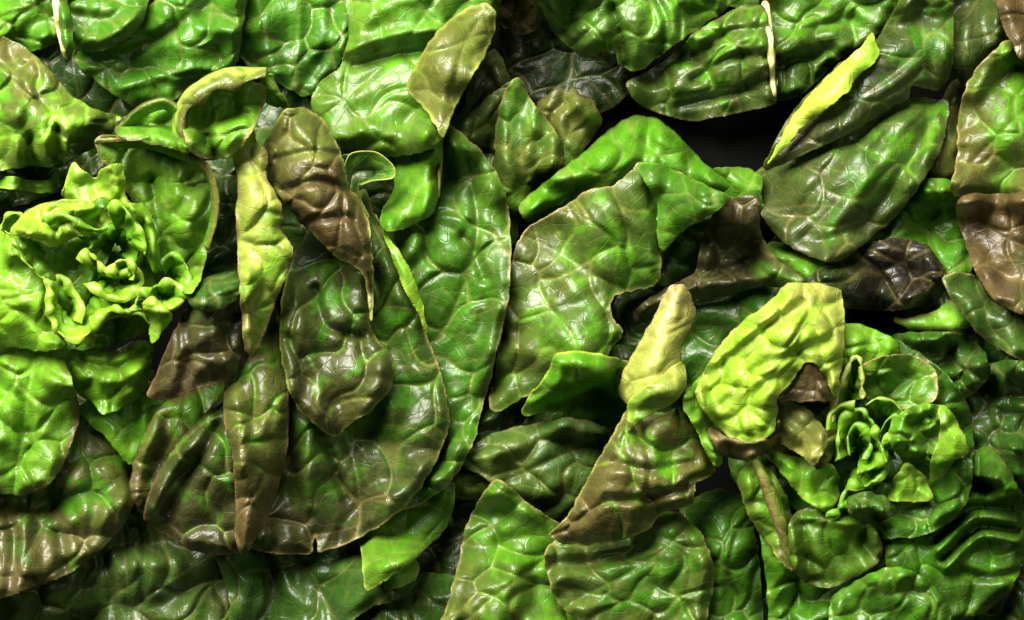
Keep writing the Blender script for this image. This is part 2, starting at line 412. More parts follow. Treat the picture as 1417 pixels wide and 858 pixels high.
def loft(parent, rows, col=('g', 'lg'), blush=None, q=(30, 1.6), edge='ly', ew=0.05, name='leaf', label=None, thick=0.00045,
         under=None, lift=0.0, wav=(0.0, 40), vs_=0.3, vc='ly', splat=True):
    """a standing or folded leaf: rows of (x, y, height mm) from its base (first row) to its margin (last row)"""
    seed_counter[0] += 1
    rng = np.random.default_rng(seed_counter[0])
    rows = [np.asarray(r, float) for r in rows]
    nu = int(max(10, max(clen(r) for r in rows)/G)); rs = np.array([crom(r, nu) for r in rows])
    lv = max(np.linalg.norm(np.diff(rs, axis=0), axis=2).sum(0)); nv = int(max(8, lv/G))
    g = np.stack([crom(rs[:, i], nv) for i in range(nu)], 1)          # nv x nu x 3
    x, y, z = (g[..., k].ravel() for k in range(3)); z = z+lift
    u = np.tile(np.linspace(0, 1, nu), nv); v = np.repeat(np.linspace(0, 1, nv), nu)
    rs_ = slice((nv-1)*nu, nv*nu)
    if lift == 0: z = z + max(0.0, np.percentile(bil(HM, x[rs_], y[rs_]) - z[rs_], 70) + 4)
    I = np.arange(nu*nv).reshape(nv, nu)
    Q = np.stack([I[:-1, :-1].ravel(), I[:-1, 1:].ravel(), I[1:, 1:].ravel(), I[1:, :-1].ravel()], -1)
    Lu = np.mean([clen(r) for r in rs]); PP = np.stack([u*Lu, v*lv], -1)
    V = world_of(x, y, z)
    a, b, c, d = (V[Q[:, k]] for k in range(4)); fn = np.cross(c-a, d-b); vn = np.zeros_like(V)
    for k in range(4): np.add.at(vn, Q[:, k], fn)
    if vn[:, 2].sum() < 0: vn = -vn; Q = Q[:, ::-1]
    vn /= np.linalg.norm(vn, axis=1)[:, None]+1e-12
    f, ci = cells(PP, rng, q[0], 1.2, 0.8)
    pil = 1-(1-np.clip(f/(0.62*q[0]), 0, 1))**2
    rim = 1-v; W1 = Waves(rng, wav[1]); W2 = Waves(rng, q[0]*2.2)
    disp = q[1]*(pil*(0.5+0.9*ci)+0.5*W2(PP[:, 0], PP[:, 1]))*sm(rim*lv, 0, 14)*sm(v, 0, .15) + wav[0]*W1(PP[:, 0], 0*v)*v
    V = V + vn*(disp*0.001)[:, None]
    if splat: np.maximum.at(HM, rc(x, y), z)
    N1, N2 = Waves(rng, 70), Waves(rng, 22)
    nz = 0.6*N1(PP[:, 0], PP[:, 1])+0.4*N2(PP[:, 0], PP[:, 1])
    cs = [C(c) for c in col]; tt = np.clip(v+0.15*nz, 0, 1)*(len(cs)-1)
    k = np.clip(tt.astype(int), 0, max(0, len(cs)-2)); fr = sm(tt-k, 0, 1)[:, None]; A = np.array(cs)
    col_ = A[k]*(1-fr)+A[np.minimum(k+1, len(cs)-1)]*fr
    if blush:
        m = np.clip(blush[1]*(0.2+0.5*pil+0.5*(v-0.4)+0.45*nz), 0, 0.95)[:, None]; col_ = col_*(1-m)+C(blush[0])*m
    vein = 0.8*np.exp(-(f/2.4)**2)
    m = (vs_*vein)[:, None]; col_ = col_*(1-m)+C(vc)*m
    if edge:
        m = (np.exp(-((1-v)*lv/ (ew*60))**2)*np.clip(0.8+0.4*N2(PP[:, 0], 0*v), .3, 1))[:, None]; col_ = col_*(1-m)+C(edge)*m
    return emit(name, parent, V, Q, col_, vein, PP+rng.uniform(0, 900, 2), thick, label, None if under is None else C(under))

def frill(parent, rim, b, h, depth=30, col=('bg', 'lg', 'li'), lip=4.0, wav=(1.5, 24), rimh=None, spread=0.7, **kw):
    """a small standing leaf: its wavy rim, its wall going down and in towards the point b"""
    R = np.asarray(rim, float); b = np.asarray(b, float); n = len(R)
    hz = np.full(n, float(h)) if rimh is None else np.asarray(rimh, float)
    out = R-b; out /= np.linalg.norm(out, axis=1)[:, None]+1e-9
    def row(f, dz): return np.column_stack([R+(b-R)*f, hz+dz])
    rows = [row(spread, -depth), row(spread*0.6, -depth*0.62), row(spread*0.22, -depth*0.2), row(0.03, -0.5),
            np.column_stack([R+out*lip, hz-1.2])]
    return loft(parent, rows, col=col, wav=wav, **kw)

def tube(parent, pts, r0, r1, name='midrib', mat=None, lift=1.0):
    """a fleshy rib lying on the leaf: pts in pixels, seated on the stacking map"""
    P = crom(pts, 26); z = bil(boxblur(HM, 2), P[:, 0], P[:, 1]) + lift
    c = world_of(P[:, 0], P[:, 1], z); n = 10; V = []; F = []
    t = np.gradient(c, axis=0); t /= np.linalg.norm(t, axis=1)[:, None]
    sd = np.cross(t, (0, 0, 1)); sd /= np.linalg.norm(sd, axis=1)[:, None]; up = np.cross(sd, t)
    rng = np.random.default_rng(5)
    for k in range(len(c)):
        r = (r0+(r1-r0)*k/(len(c)-1))*S*(1+0.12*rng.uniform(-1, 1))*(0.55 if k in (0, len(c)-1) else 1)
        for i in range(n):
            a = 2*math.pi*i/n
            V.append(c[k]+sd[k]*math.cos(a)*r+up[k]*math.sin(a)*r*0.7)
    for k in range(len(c)-1):
        for i in range(n): F.append((k*n+i, k*n+(i+1) % n, (k+1)*n+(i+1) % n, (k+1)*n+i))
    F.append(tuple(range(n))[::-1]); F.append(tuple((len(c)-1)*n+i for i in range(n)))
    loc = np.array(parent.parent.location if parent.parent else parent.location)
    me = bpy.data.meshes.new(name); me.from_pydata([tuple(p-loc) for p in V], [], F)
    for p in me.polygons: p.use_smooth = True
    me.materials.append(mat or RIB)
    o = bpy.data.objects.new(name, me); scene.collection.objects.link(o); o.parent = parent
    return o

# ------------------------------------------------------------------ the surface under the lettuces
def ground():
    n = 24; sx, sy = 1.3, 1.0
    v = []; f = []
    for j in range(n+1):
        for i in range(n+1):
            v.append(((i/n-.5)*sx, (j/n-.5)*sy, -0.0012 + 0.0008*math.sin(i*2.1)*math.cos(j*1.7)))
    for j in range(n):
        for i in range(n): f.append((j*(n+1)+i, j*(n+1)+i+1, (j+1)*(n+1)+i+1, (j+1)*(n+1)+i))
    me = bpy.data.meshes.new("ground"); me.from_pydata(v, [], f); me.materials.append(GAP_SHADE)
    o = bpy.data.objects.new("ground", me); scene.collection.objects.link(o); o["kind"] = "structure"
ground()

A = head('A', 150, 400, "lettuce head with pale lime frilly heart and bronze outer leaves")
B = head('B', 1190, 600, "lettuce head with large folded lime leaf beside its small tight heart")
Cc = head('C', 300, -30, "green lettuce head with a broad olive leaf folding over at its edge")
Dd = head('D', 1000, -30, "lettuce head of deeply blistered glossy leaves with torn pale midrib")
Ee = head('E', 1430, 230, "lettuce head of flat leaves, one with a bright yellow-green folded edge")

# ================================================================== outer leaves that run out past the picture's edges
for hd, cx, cy, dx, dy, c in ((Cc,120,-60,-60,-170,'g'), (Cc,330,-60,20,-190,'mg'), (Cc,560,-60,90,-170,'g'), (Dd,800,-50,-50,-180,'g'), (Dd,1040,-60,20,-190,'mg'),
                              (Dd,1240,-50,90,-160,'g'), (Ee,1430,20,170,-90,'g'), (Ee,1440,200,190,10,'mg'), (Ee,1430,400,170,80,'gr'), (B,1400,600,190,30,'g'),
                              (B,1400,800,170,120,'g'), (B,1160,860,20,170,'mg'), (B,880,860,-60,170,'g'), (B,700,860,-60,160,'gr'), (A,480,860,60,160,'gr'),
                              (A,240,860,10,170,'g'), (A,20,820,-110,140,'gr'), (A,0,600,-180,40,'mg'), (A,0,380,-190,0,'bg'), (A,0,160,-180,-70,'g')):
    ux, uy = dx/math.hypot(dx, dy), dy/math.hypot(dx, dy)
    ol = [(cx+dx*a-uy*b, cy+dy*a+ux*b) for a, b in ((-.35,-40),(0,-85),(.45,-120),(.8,-105),(1.02,-50),(1.08,10),(1.0,60),(.78,110),(.4,118),(0,80),(-.35,40))]
    patch(hd, ol, [(cx-dx*.35, cy-dy*.35), (cx+dx*.4, cy+dy*.4), (cx+dx*1.05, cy+dy*1.05)], (22,30,20), (c,c,'gr'), ('od',.4), q=(54,4), und=(4,120), edge='ol', dive=6)

# ================================================================== lowest layer, filler leaves in the gaps, colours darkened for the shade there
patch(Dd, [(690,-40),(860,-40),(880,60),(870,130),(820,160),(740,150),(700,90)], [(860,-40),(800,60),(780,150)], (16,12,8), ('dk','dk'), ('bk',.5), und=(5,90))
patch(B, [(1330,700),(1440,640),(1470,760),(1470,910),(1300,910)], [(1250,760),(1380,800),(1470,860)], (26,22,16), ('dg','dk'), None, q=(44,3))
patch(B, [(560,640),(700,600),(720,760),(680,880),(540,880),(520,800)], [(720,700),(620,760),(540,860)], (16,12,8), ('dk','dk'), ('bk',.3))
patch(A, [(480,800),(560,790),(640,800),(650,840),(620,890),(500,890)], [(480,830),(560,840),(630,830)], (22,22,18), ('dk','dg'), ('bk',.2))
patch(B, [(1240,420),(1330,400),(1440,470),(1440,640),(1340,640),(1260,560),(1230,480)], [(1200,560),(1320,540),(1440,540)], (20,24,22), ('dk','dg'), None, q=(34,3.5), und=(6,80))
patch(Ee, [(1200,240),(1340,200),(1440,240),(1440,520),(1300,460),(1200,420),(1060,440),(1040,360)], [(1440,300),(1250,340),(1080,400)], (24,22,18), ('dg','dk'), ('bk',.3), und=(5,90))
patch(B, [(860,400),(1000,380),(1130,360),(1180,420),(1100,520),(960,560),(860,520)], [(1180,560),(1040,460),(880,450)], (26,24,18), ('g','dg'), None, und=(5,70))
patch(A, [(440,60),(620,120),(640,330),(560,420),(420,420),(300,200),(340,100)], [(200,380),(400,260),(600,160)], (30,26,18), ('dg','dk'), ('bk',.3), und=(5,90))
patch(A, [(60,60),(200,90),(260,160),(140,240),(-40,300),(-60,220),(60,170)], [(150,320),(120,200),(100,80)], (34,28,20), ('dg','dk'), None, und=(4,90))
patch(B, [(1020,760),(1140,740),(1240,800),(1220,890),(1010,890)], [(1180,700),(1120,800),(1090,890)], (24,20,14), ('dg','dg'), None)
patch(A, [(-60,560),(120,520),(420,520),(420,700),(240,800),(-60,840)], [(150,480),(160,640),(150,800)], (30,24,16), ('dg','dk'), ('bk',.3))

# ================================================================== head C, top left
patch(Cc, [(316,-40),(512,-40),(494,50),(452,112),(424,134),(384,116),(342,92),(322,50)], [(420,-60),(412,30),(408,120)], (40,38,28), ('g','g','dg'), None, q=(40,3.2), und=(4,70), ridges=[([(415,-30),(412,50),(408,118)],9,5), ([(355,-20),(365,40),(378,98)],12,4), ([(470,-20),(455,60),(430,110)],10,-5)], edge='mg', roll=4)
patch(Cc, [(-40,-40),(105,-40),(100,20),(78,58),(40,72),(10,62),(-40,48)], [(120,-60),(60,0),(-30,36)], (44,42,36), ('g','mg'), None, q=(36,3.2), und=(4,60), edge='bg')
C2 = patch(Cc, [(96,60),(130,50),(190,20),(230,-10),(300,-40),(345,-40),(336,40),(330,84),(306,108),(276,120),(250,134),(205,152),(170,140),(138,116),(108,92)], [(330,-60),(240,40),(140,100)], (52,48,40), ('g','g','g'), None, q=(46,3.8), und=(4,60), roll=4,
      ridges=[([(250,-10),(270,30),(320,45)],12,7), ([(110,80),(180,70),(240,40)],10,-6), ([(170,120),(240,100),(300,96)],9,5), ([(326,-20),(329,40),(318,90)],6,4)], edge='ol', ew=5, label="broad green leaf with a raised olive margin")
patch(Cc, [(82,20),(104,0),(140,-30),(200,-40),(206,0),(200,24),(184,48),(150,67),(118,72),(96,62)], [(130,-60),(140,0),(130,66)], (58,62,52), ('g','g'), ('ol',.25), q=(52,2.2), und=(2,70), roll=9, curl=-9, cw=22,
      ridges=[([(100,44),(140,56),(190,26)],10,5), ([(100,18),(150,26),(195,0)],8,-4)], edge='ol')
C2r = patch(Cc, [(60,-40),(84,-40),(98,20),(102,60),(98,84),(86,80),(78,40)], [(74,-40),(84,20),(92,80)], (46,42,38), ('g','g'), None, q=(30,1), sec=False, roll=3, und=(1,60))
tube(C2r, [(73,-40),(77,0),(82,40),(92,82)], 5.5, 3.8)

# olive leaf behind, right of the broad leaf
patch(Cc, [(640,150),(652,104),(682,66),(700,92),(708,122),(690,150),(660,176),(628,186),(618,176)], [(640,40),(668,110),(650,176)], (34,32,24), ('od','od','ol'), ('od',.4), q=(40,2), edge='ol')

# ================================================================== centre leaves behind
patch(B, [(612,196),(650,156),(712,112),(726,180),(722,290),(712,340),(690,300),(640,240)], [(740,340),(712,230),(690,140)], (24,30,26), ('gr','gr'), ('ol',.35), q=(40,3), edge='ol')
patch(B, [(742,150),(758,130),(778,121),(786,130),(791,117),(803,129),(822,140),(832,170),(812,204),(786,234),(766,232)], [(800,290),(784,220),(790,128)], (28,32,26), ('mg','ol'), ('br',.35), q=(34,2.4), edge='br', label="olive leaf tip with a torn brown point")
patch(B, [(690,330),(682,240),(690,150),(708,112),(722,110),(738,142),(768,178),(781,212),(772,240),(742,262),(722,290),(712,340)], [(708,340),(722,230),(716,120)], (30,36,30), ('mg','ol','mg'), ('gr',.4), q=(36,2.6), roll=7, edge='tan')

# ================================================================== head D, top
patch(Dd, [(684,-40),(758,-40),(752,30),(724,48),(700,42),(684,20)], [(730,-60),(722,0),(716,46)], (34,32,26), ('bd','bk'), ('br',.4), q=(26,2.2), edge='br')
D0 = patch(Dd, [(1060,-40),(1250,-40),(1232,30),(1196,62),(1160,84),(1136,110),(1108,132),(1076,140),(1064,110),(1058,40)], [(1066,-60),(1068,30),(1074,136)], (40,40,30), ('mg','g'), ('od',.55), q=(40,4.4), und=(4,60), curl=-8, cw=18, edge='ol',
      ridges=[([(1076,90),(1110,80),(1150,66)],8,-5), ([(1076,40),(1120,40),(1180,24)],8,-5)])
D1 = patch(Dd, [(728,-40),(1040,-40),(1012,8),(985,28),(950,52),(915,76),(892,94),(874,98),(856,88),(846,70),(806,78),(772,52),(752,18)], [(980,-70),(880,-10),(790,66)], (56,54,40), ('mg','mg','g'), ('od',.55), q=(48,5.0), und=(3,70), curl=-10, cw=20, edge='ol', roll=5,
      ridges=[([(846,10),(856,40),(866,90)],6,-7), ([(905,-10),(922,30),(912,74)],6,-6), ([(960,-10),(985,8)],6,-5), ([(880,30),(885,80)],14,5), ([(940,10),(940,50)],14,5)], label="glossy green leaf puckered into deep blisters")
D2 = patch(Dd, [(866,118),(884,104),(908,92),(936,68),(968,40),(1000,22),(1032,4),(1056,8),(1066,40),(1074,90),(1074,140),(1050,150),(1010,158),(962,167),(925,160),(886,146)], [(1064,-20),(1069,60),(1071,120),(1074,142)], (52,52,40,34), ('mg','mg','g'), ('bd',.6), q=(42,4.6), und=(3,60), curl=-10, cw=22, edge='br', roll=11,
      ridges=[([(1064,76),(1010,80),(960,110)],7,-7), ([(1066,110),(1010,130),(940,146)],7,-6), ([(1060,40),(1010,44),(960,74)],7,-6), ([(1020,62),(980,92)],12,5), ([(930,120),(900,126)],10,4)])
tube(D2, [(1058,2),(1064,40),(1067,80),(1070,120),(1073,142)], 6.0, 3.2)

# ================================================================== head E, right
patch(Ee, [(1312,118),(1340,110),(1336,200),(1320,256),(1278,252),(1290,180)], [(1340,120),(1320,190),(1290,250)], (28,30,26), ('od','ol'), ('br',.3), edge='br')
patch(Ee, [(1262,250),(1330,256),(1345,330),(1342,384),(1310,388),(1270,350),(1210,350),(1190,338),(1230,300)], [(1400,280),(1300,310),(1210,344)], (30,30,26), ('g','mg'), None, q=(34,3.6), und=(4,60), edge='mg')
patch(Ee, [(1236,442),(1252,440),(1292,430),(1318,414),(1340,430),(1345,452),(1292,459),(1256,456)], [(1350,430),(1290,444),(1240,444)], (30,32,30), ('bg','bg'), None, q=(30,1.2), curl=2, edge='br', ew=5, roll=2)
E8g = patch(Ee, [(1062,336),(1096,338),(1140,352),(1180,352),(1200,400),(1170,418),(1122,404),(1096,380),(1070,362)], [(1200,390),(1140,372),(1066,344)], (30,34,30), ('g','mg','g'), None, q=(40,2), und=(2,60), ridges=[([(1075,350),(1130,372),(1180,400)],8,4)], edge='bg')
patch(Ee, [(1112,398),(1130,372),(1160,362),(1200,338),(1240,329),(1280,338),(1304,366),(1310,392),(1298,416),(1262,427),(1218,431),(1170,427),(1132,418)], [(1320,330),(1230,370),(1130,404)], (40,42,34), ('bk','bk','g'), ('bk',.8), q=(52,5.0), und=(2,80), curl=-8, cw=20, edge='bd', label="almost black bronze leaf with swollen glossy blisters")
patch(Ee, [(1302,-40),(1382,-40),(1396,30),(1394,54),(1372,80),(1350,102),(1336,120),(1320,100),(1306,68)], [(1345,-60),(1350,20),(1336,116)], (46,44,36), ('od','gr'), ('od',.5), q=(46,2), edge='ol')
E4 = patch(Ee, [(1314,262),(1324,220),(1326,160),(1342,108),(1372,72),(1400,54),(1470,50),(1470,275),(1400,271),(1350,272),(1328,272)], [(1480,100),(1410,160),(1330,240)], (60,54,42), ('bg','mg','ol'), ('br',.55), q=(50,3.0), und=(3,90), edge='tan', label="green leaf with brown margin at its drooping end")
patch(Ee, [(1378,-40),(1470,-40),(1470,100),(1418,88),(1396,52),(1382,20)], [(1470,-20),(1430,20),(1410,78)], (66,64,56), ('br','bd'), ('br',.5), q=(44,2.2), edge='br')
patch(Ee, [(1304,388),(1318,378),(1350,382),(1380,418),(1470,430),(1470,520),(1410,498),(1360,468),(1326,428)], [(1480,440),(1400,440),(1316,386)], (52,50,44), ('mg','gr','gr'), ('gr',.6), q=(42,2.2), und=(2,80), edge='tan', roll=5)
patch(Ee, [(1323,284),(1342,268),(1400,268),(1470,262),(1470,450),(1410,434),(1376,418),(1350,376),(1332,326)], [(1490,330),(1420,340),(1336,300)], (62,58,48), ('gr','br','br'), ('br',.7), q=(46,3.0), und=(2,90), edge='br', roll=6, label="bronze leaf hanging over the grey-green leaf below")
E1b = patch(Ee, [(1043,262),(1052,232),(1100,205),(1160,175),(1215,145),(1262,134),(1298,138),(1313,142),(1306,198),(1282,244),(1242,298),(1202,333),(1172,357),(1150,364),(1112,352),(1074,328),(1052,294)], [(1320,120),(1230,210),(1110,330)], (66,72,56), ('mg','g','od'), ('od',.65), vs_=.35, q=(52,1.8), und=(2.5,120), roll=12, curl=-6, cw=20, edge='br',
      ridges=[([(1270,150),(1220,220),(1150,320)],14,5), ([(1230,150),(1170,210),(1100,300)],10,-4), ([(1290,170),(1250,240),(1190,320)],10,-4)], label="smooth dark green leaf with bronze tip")
E1a = patch(Ee, [(1204,64),(1236,16),(1262,-40),(1314,-40),(1320,60),(1314,106),(1296,124),(1262,120),(1258,136),(1230,152),(1180,182),(1120,210),(1062,236),(1062,216),(1100,150),(1160,90)], [(1330,10),(1240,100),(1090,200)], (74,70,56), ('g','dg','od'), ('bd',.55), q=(54,2.4), und=(2.5,110), roll=7, edge='ol', label="dark green leaf whose edge folds back bright lime")
patch(E1a, [(1059,231),(1073,206),(1094,164),(1122,129),(1157,94),(1192,63),(1207,45),(1212,60),(1217,75),(1207,91),(1188,105),(1178,122),(1146,150),(1111,176),(1087,204),(1069,221)], [(1212,60),(1150,128),(1064,222)], (70,70,58), ('li','yl','li'), None, q=(40,0.6), und=(0.5,90), fold=0, roll=.5, curl=-2, cw=8, name='folded_edge', dil=9, gap=3.0, edge='yl', vs_=0.12, sec=False, thick=0.0006)

# ================================================================== centre, middle layer
patch(B, [(984,236),(1020,231),(1050,238),(1056,262),(1040,290),(1000,300),(975,270)], [(1100,330),(1030,270),(990,240)], (34,34,30), ('mg','mg'), ('gr',.3), q=(34,2.6), edge='ol')
patch(B, [(718,288),(736,266),(772,238),(812,206),(846,176),(868,162),(896,160),(922,172),(946,194),(968,218),(992,238),(1010,258),(960,300),(900,300),(840,300),(776,302),(732,310)], [(1020,300),(900,230),(730,300)], (40,46,38), ('g','mg','mg'), None, q=(46,2.0), und=(2,100), roll=10, curl=-8, cw=20, edge='ol',
      ridges=[([(730,298),(800,250),(868,180)],18,9), ([(850,270),(890,220),(900,175)],10,-7), ([(915,190),(950,225),(985,250)],14,6)])
patch(B, [(894,372),(900,330),(950,298),(1012,274),(1050,262),(1052,300),(1010,340),(968,372),(915,396)], [(1080,340),(980,320),(905,370)], (32,34,28), ('g','dg'), None, q=(36,3.2), und=(5,60), curl=-6, edge='mg')
patch(B, [(962,372),(974,322),(992,290),(1020,273),(1048,274),(1053,320),(1074,356),(1112,384),(1096,400),(1056,396),(1006,410),(952,416),(905,432),(880,446),(876,432),(906,406),(940,388)], [(1120,420),(1060,380),(1010,340),(1010,290)], (36,42,44,34), ('g','od','bd'), ('bd',.6), q=(44,2.8), und=(3,80), curl=-6, edge='br',
      ridges=[([(900,424),(970,396),(1060,380)],14,7), ([(965,372),(1000,376),(1050,356)],8,-6)], label="dark bronze leaf rolled under along one side")
patch(B, [(640,620),(668,560),(690,500),(730,480),(800,480),(880,480),(872,540),(850,600),(760,616),(690,620)], [(900,560),(780,540),(650,610)], (34,32,26), ('dk','dk'), ('gr',.35), q=(40,3.2), und=(4,90), ridges=[([(730,560),(700,590),(650,600)],10,-6)])
M4 = patch(B, [(684,520),(690,470),(700,420),(708,360),(724,322),(752,302),(782,284),(812,264),(848,256),(868,240),(884,226),(916,227),(950,244),(986,260),(1012,275),(986,296),(944,320),(918,344),(914,384),(900,398),(876,402),(850,410),(846,436),(862,458),(850,480),(820,510),(770,530),(730,548),(690,570),(676,560)], [(1000,460),(860,400),(770,350),(732,330)], (46,62,66,52), ('g','mg','ol'), ('od',.6), q=(56,3.2), und=(4,130), roll=6, curl=-7, cw=22, edge='tan', 
      ridges=[([(905,250),(912,300),(915,350)],9,-7), ([(850,280),(890,320),(905,360)],14,6), ([(845,405),(800,420),(700,470)],12,-4), ([(940,270),(980,276)],14,4)], label="broad olive leaf netted with brown veins")
patch(B, [(880,228),(916,227),(950,244),(986,260),(1012,275),(986,296),(944,322),(918,348),(910,330),(908,280)], [(912,340),(930,290),(985,272)], (46,46,40), ('mg','g'), ('gr',.4), q=(40,2.4), und=(2,60), edge='bg', gap=1.2)
patch(B, [(722,577),(732,548),(752,524),(763,500),(768,490),(800,486),(850,494),(890,510),(890,560),(852,592),(822,594),(790,580),(758,570)], [(900,540),(820,536),(730,570)], (40,42,36), ('g','mg','mg'), None, q=(44,2.2), und=(3,80), edge='yl', roll=4, ridges=[([(768,500),(772,530),(735,560)],9,5), ([(790,520),(850,560)],12,-4)], label="plain bright green leaf with notched end")
patch(B, [(622,652),(650,642),(690,664),(668,690),(628,688)], [(720,650),(670,664),(630,672)], (26,28,26), ('bg','ol'), None, q=(30,1.4), edge='ly')
patch(B, [(634,636),(676,602),(730,588),(790,578),(846,596),(840,640),(806,690),(788,714),(776,726),(742,708),(700,682),(664,658)], [(880,600),(780,630),(690,670)], (40,42,34), ('dg','gr','ol'), ('gr',.5), q=(48,3.6), und=(3,90), edge='br', roll=6)
patch(B, [(684,664),(716,682),(742,704),(776,726),(800,760),(820,800),(820,890),(616,890),(621,830),(634,780),(648,720)], [(860,720),(760,770),(640,860)], (42,42,34), ('mg','mg','ol'), ('od',.45), q=(54,4.2), und=(3,110), edge='tan', roll=4,  label="olive green quilted leaf beside the dark gap")

# ================================================================== head A, outer leaves
patch(A, [(-60,740),(60,720),(190,690),(250,740),(340,750),(362,772),(336,822),(280,890),(-60,890)], [(150,600),(170,740),(180,880)], (36,32,22), ('dk','gr','gr'), ('od',.6), q=(58,4.0), und=(3,110), edge='ol', ridges=[([(120,740),(150,790),(160,870)],8,-5), ([(196,700),(200,760),(196,830)],6,-4)])
patch(A, [(300,740),(420,720),(560,760),(577,800),(562,824),(506,846),(440,890),(280,890),(318,840)], [(300,640),(400,760),(470,870)], (34,34,26), ('dk','dg','gr'), ('gr',.6), q=(56,3.4), und=(3,110), edge='ol', ridges=[([(360,760),(380,810),(370,870)],9,-6)])
patch(A, [(534,798),(556,772),(578,776),(577,800),(556,812),(534,816)], [(520,780),(550,794),(574,792)], (40,42,40), ('bg','lg'), None, q=(30,.8), edge='ly', roll=2)
patch(A, [(500,744),(552,702),(600,672),(628,668),(627,704),(614,736),(584,766),(556,790),(522,811),(505,817),(502,782)], [(560,640),(560,730),(508,810)], (44,44,38), ('g','mg','bg'), ('ol',.35), q=(48,2.4), und=(2,90), edge='ly', roll=4, label="fresh green leaf tip poking out below the bronze leaf")
patch(A, [(-60,640),(60,610),(112,560),(152,586),(182,636),(186,694),(164,738),(112,784),(60,809),(0,829),(-60,840)], [(130,500),(100,640),(20,800)], (58,52,36), ('mg','g','od'), ('br',.6), q=(56,4.4), und=(3,110), edge='br', roll=5, ridges=[([(60,660),(80,730),(90,790)],11,-7), ([(0,690),(20,750),(10,820)],9,-5)])
A9 = patch(A, [(606,176),(622,172),(646,190),(674,218),(695,252),(705,300),(705,400),(692,470),(672,550),(652,620),(622,670),(584,696),(548,708),(520,700),(540,500),(520,340),(545,290),(585,255),(604,220)], [(480,560),(600,480),(660,330),(640,200)], (44,54,54,44), ('g','g','mg'), ('od',.45), q=(58,4.2), und=(3,130), roll=5, curl=-7, cw=18, edge='tan', vs_=0.4,
      ridges=[([(640,330),(656,350),(670,385)],8,-6), ([(600,290),(640,300)],14,5)], label="large grey-green leaf netted with pale veins")
A8 = patch(A, [(342,750),(352,700),(382,640),(392,560),(400,440),(440,340),(500,262),(520,300),(556,372),(588,456),(611,520),(622,572),(616,610),(592,660),(556,706),(502,742),(444,764),(439,756),(436,740),(434,757),(430,766),(402,767),(362,764)], [(330,420),(440,520),(490,640),(500,736)], (56,62,58,46), ('dg','g','od'), ('bd',.5), q=(60,4.0), und=(3.5,130), roll=6, curl=-6, cw=18, edge='tan', vs_=0.4,
      ridges=[([(430,590),(424,650),(430,700)],12,6), ([(455,620),(478,690)],7,-6), ([(395,600),(400,690),(380,750)],14,-6), ([(540,560),(560,620)],16,4)], label="large dark leaf with bronze rounded end and small split")
patch(A8, [(505,262),(514,285),(526,310),(545,338),(562,362),(577,394),(585,422),(592,464),(580,438),(561,404),(546,368),(533,332),(520,296),(508,272)], [(508,268),(548,352),(590,462)], (66,66,60), ('bg','lg','li'), None, q=(40,.5), und=(.4,80), fold=0, roll=.5, curl=-1.5, cw=6, name='folded_edge', dil=9, gap=2.5, sec=False, edge='yl', vs_=.1)

# head C, big leaf lying over
C4b = patch(Cc, [(548,212),(600,176),(612,190),(609,228),(607,270),(597,298),(562,316),(530,319),(526,297),(545,258)], [(590,150),(580,230),(548,310)], (46,50,44), ('mg','bg','mg'), ('gr',.2), q=(50,2), und=(2,70), edge='lg', roll=6)
C4 = patch(Cc, [(494,-40),(690,-40),(685,28),(676,68),(652,108),(628,156),(614,188),(598,206),(560,216),(520,218),(486,208),(456,190),(436,164),(430,138),(444,112),(470,92),(482,50)], [(640,-70),(560,60),(450,160)], (62,66,54), ('g','mg','g'), ('ol',.45), q=(64,3.2), und=(3,110), roll=6, curl=-6, cw=18, edge='ol',
      ridges=[([(480,70),(540,50),(610,40)],10,7), ([(490,92),(550,76),(600,70)],7,-5), ([(500,180),(540,186),(590,180)],12,5), ([(440,140),(500,130)],14,4)], label="broad glossy leaf, green with olive sheen")
patch(C4, [(686,16),(684,44),(672,76),(652,108),(628,154),(613,192),(602,172),(586,150),(564,128),(566,108),(586,70),(604,44),(640,14),(672,4)], [(676,10),(640,70),(612,186)], (84,86,70), ('ol','ol'), ('br',.35), q=(54,2), und=(1.5,80), roll=3, curl=-6, cw=14, name='folded_edge', gap=3, edge='ly', ew=3.5, label="olive flap of the leaf folded back over it")
loft(C4, [[(598,206,52),(604,236,50),(604,266,48)], [(612,190,60),(610,226,56),(607,272,52)], [(614,188,57),(613,226,52),(609,272,49)]], col=('ol','ly'), q=(30,.3), name='rim', edge='yl')

# head A, left big pale leaf and inner leaves
patch(A, [(-60,236),(0,242),(60,250),(82,236),(78,262),(60,268),(20,262),(-60,256)], [(60,300),(30,262),(-40,246)], (60,58,56), ('lg','bg'), None, q=(26,2.4), edge='li', roll=2)
patch(A, [(-60,36),(6,52),(36,66),(66,92),(98,130),(126,148),(152,156),(168,164),(154,186),(128,206),(106,218),(82,232),(40,230),(0,236),(-60,232)], [(60,300),(50,200),(10,60)], (78,76,58), ('li','lg','mg','ol'), ('br',.5), q=(34,4.0), und=(4,80), roll=5, curl=-5, edge='ol',
      ridges=[([(20,196),(26,226)],9,6), ([(60,190),(64,222)],9,7), ([(92,180),(98,206)],9,6), ([(42,190),(44,230)],6,-8), ([(78,180),(82,226)],6,-8), ([(-10,150),(60,160),(110,170)],20,5)], label="pale leaf blistered at its base, brown at its margin")
patch(A, [(110,566),(140,540),(240,540),(236,600),(212,630),(180,643),(146,606),(122,584)], [(180,470),(180,560),(178,636)], (66,60,50), ('bg','bg'), None, q=(50,1.6), und=(2,80), edge='lg', roll=4)
patch(A, [(180,664),(192,616),(224,560),(300,510),(350,540),(350,640),(250,704),(202,708),(184,694)], [(260,470),(250,580),(194,690)], (68,62,46), ('bg','mg','od'), ('br',.6), q=(46,3.6), und=(3,80), edge='br')
